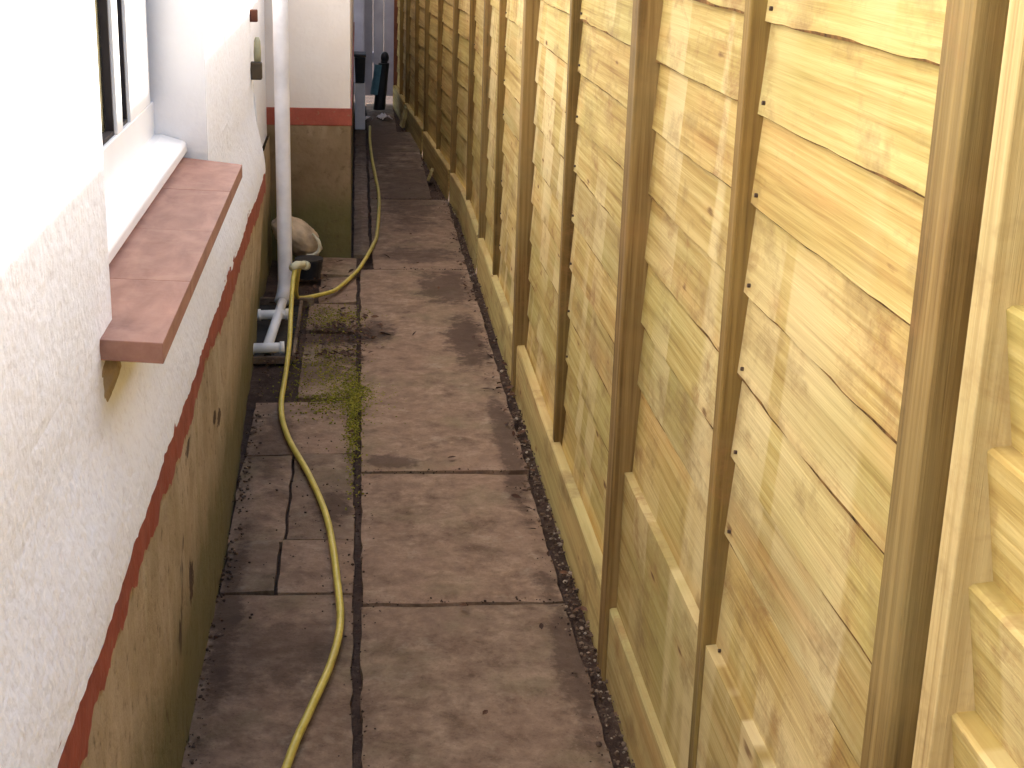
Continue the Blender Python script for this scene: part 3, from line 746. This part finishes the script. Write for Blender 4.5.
c3 = MB(); c3.grid(16, 10, lambda u, v: (.222 + .036 * math.sin(v * 3.14) * math.cos(u * 6.283), 12.8 + .036 * math.sin(v * 3.14) * math.sin(u * 6.283),   .465 + .05 * math.cos(v * 3.14))); c3.tube([(.214, 12.8, .38), (.22, 12.8, .46)], .03, 10); c3.build('bag_hood', M_black, bg, smooth=True)
def scrap(x, y, sx, sy, a, nm, lab):
    m = MB(); Rz = Matrix.Rotation(a, 3, 'Z')
    m.grid(6, 6, lambda u, v: Vector((x, y, .012)) + Rz @ Vector(((u - .5) * sx, (v - .5) * sy, .03 * abs(fbm(u * 3 + x * 9, v * 3, 2)) + .02 * math.sin(u * 3.1))))
    o = m.build(nm, M_scrap); sm = o.modifiers.new('thick', 'SOLIDIFY'); sm.thickness = .006
    return tag(o, lab, 'scrap')
scrap(.215, 12.4, .09, .16, .3, 'crumpled_paper', 'crumpled pale paper lying before the turquoise bag')
scrap(.05, 12.3, .10, .10, .8, 'crumpled_paper', 'flat pale paper scrap on the paving beside the dark bin')
bk = MB(); Mx = Matrix.Translation((.345, 12.0, .0)) @ Matrix.Rotation(.25, 4, 'Y') @ Matrix.Rotation(.1, 4, 'Z')
bk.box((-.012, -.06, 0), (.012, .06, .16), M=Mx); tag(bk.build('timber_offcut', W_gravel, bevel=.003), 'short pale timber offcut leaning at the far foot of the fence', 'timber')
bk = MB(); Mx = Matrix.Translation((.452, 9.6, .0)) @ Matrix.Rotation(.35, 4, 'Y') @ Matrix.Rotation(-.1, 4, 'Z')
bk.box((-.010, -.07, 0), (.010, .07, .07), M=Mx); tag(bk.build('timber_offcut', W_gravel, bevel=.003), 'small pale timber offcut low against the fence foot opposite the extension', 'timber')

# ------------------------------------------------------------------ light
EL, AZ = math.radians(25), math.radians(58)
wd = bpy.data.worlds.new('World'); S.world = wd; wd.use_nodes = True
nt = wd.node_tree; bgn = nt.nodes['Background']; sky = nt.nodes.new('ShaderNodeTexSky'); sky.sky_type = 'NISHITA'
sky.sun_disc = False; sky.sun_elevation = EL; sky.sun_rotation = AZ; sky.air_density = 1.0; sky.dust_density = 2.0; sky.ozone_density = 1.0
nt.links.new(sky.outputs[0], bgn.inputs[0]); bgn.inputs[1].default_value = 0.15
sd = bpy.data.lights.new('sun', 'SUN'); sd.energy = 3.0; sd.angle = math.radians(1.2); sd.color = (1.0, 0.95, 0.87)
so = bpy.data.objects.new('sun', sd); C.objects.link(so)
to = Vector((math.cos(EL) * math.sin(AZ), math.cos(EL) * math.cos(AZ), math.sin(EL)))
so.rotation_euler = to.to_track_quat('Z', 'Y').to_euler(); so.location = to * 20

# ------------------------------------------------------------------ camera
f = 1483.0
Yd = Vector((-154, -481, f)).normalized(); D = Vector((-142, 4616, f)); D = (D - Yd * D.dot(Yd)).normalized()
X = D.cross(Yd)
if X.x < 0: X = -X
R = Matrix((X, Yd, -D))
Mc = R @ Matrix(((1, 0, 0), (0, -1, 0), (0, 0, -1)))
cd = bpy.data.cameras.new('camera'); cd.sensor_width = 36; cd.lens = f * 36 / 1024; cd.clip_start = .05; cd.clip_end = 500
co = bpy.data.objects.new('camera', cd); C.objects.link(co)
co.matrix_world = Matrix.Translation((0, 0, 1.7)) @ Mc.to_4x4()
S.camera = co
S.view_settings.view_transform = 'Standard'; S.view_settings.look = 'None'; S.view_settings.gamma = 1.0
S.view_settings.use_curve_mapping = False
S.view_settings.exposure = 2.12
S.render.engine = 'CYCLES'
S.cycles.use_denoising = True
S.cycles.diffuse_bounces = 6; S.cycles.max_bounces = 10
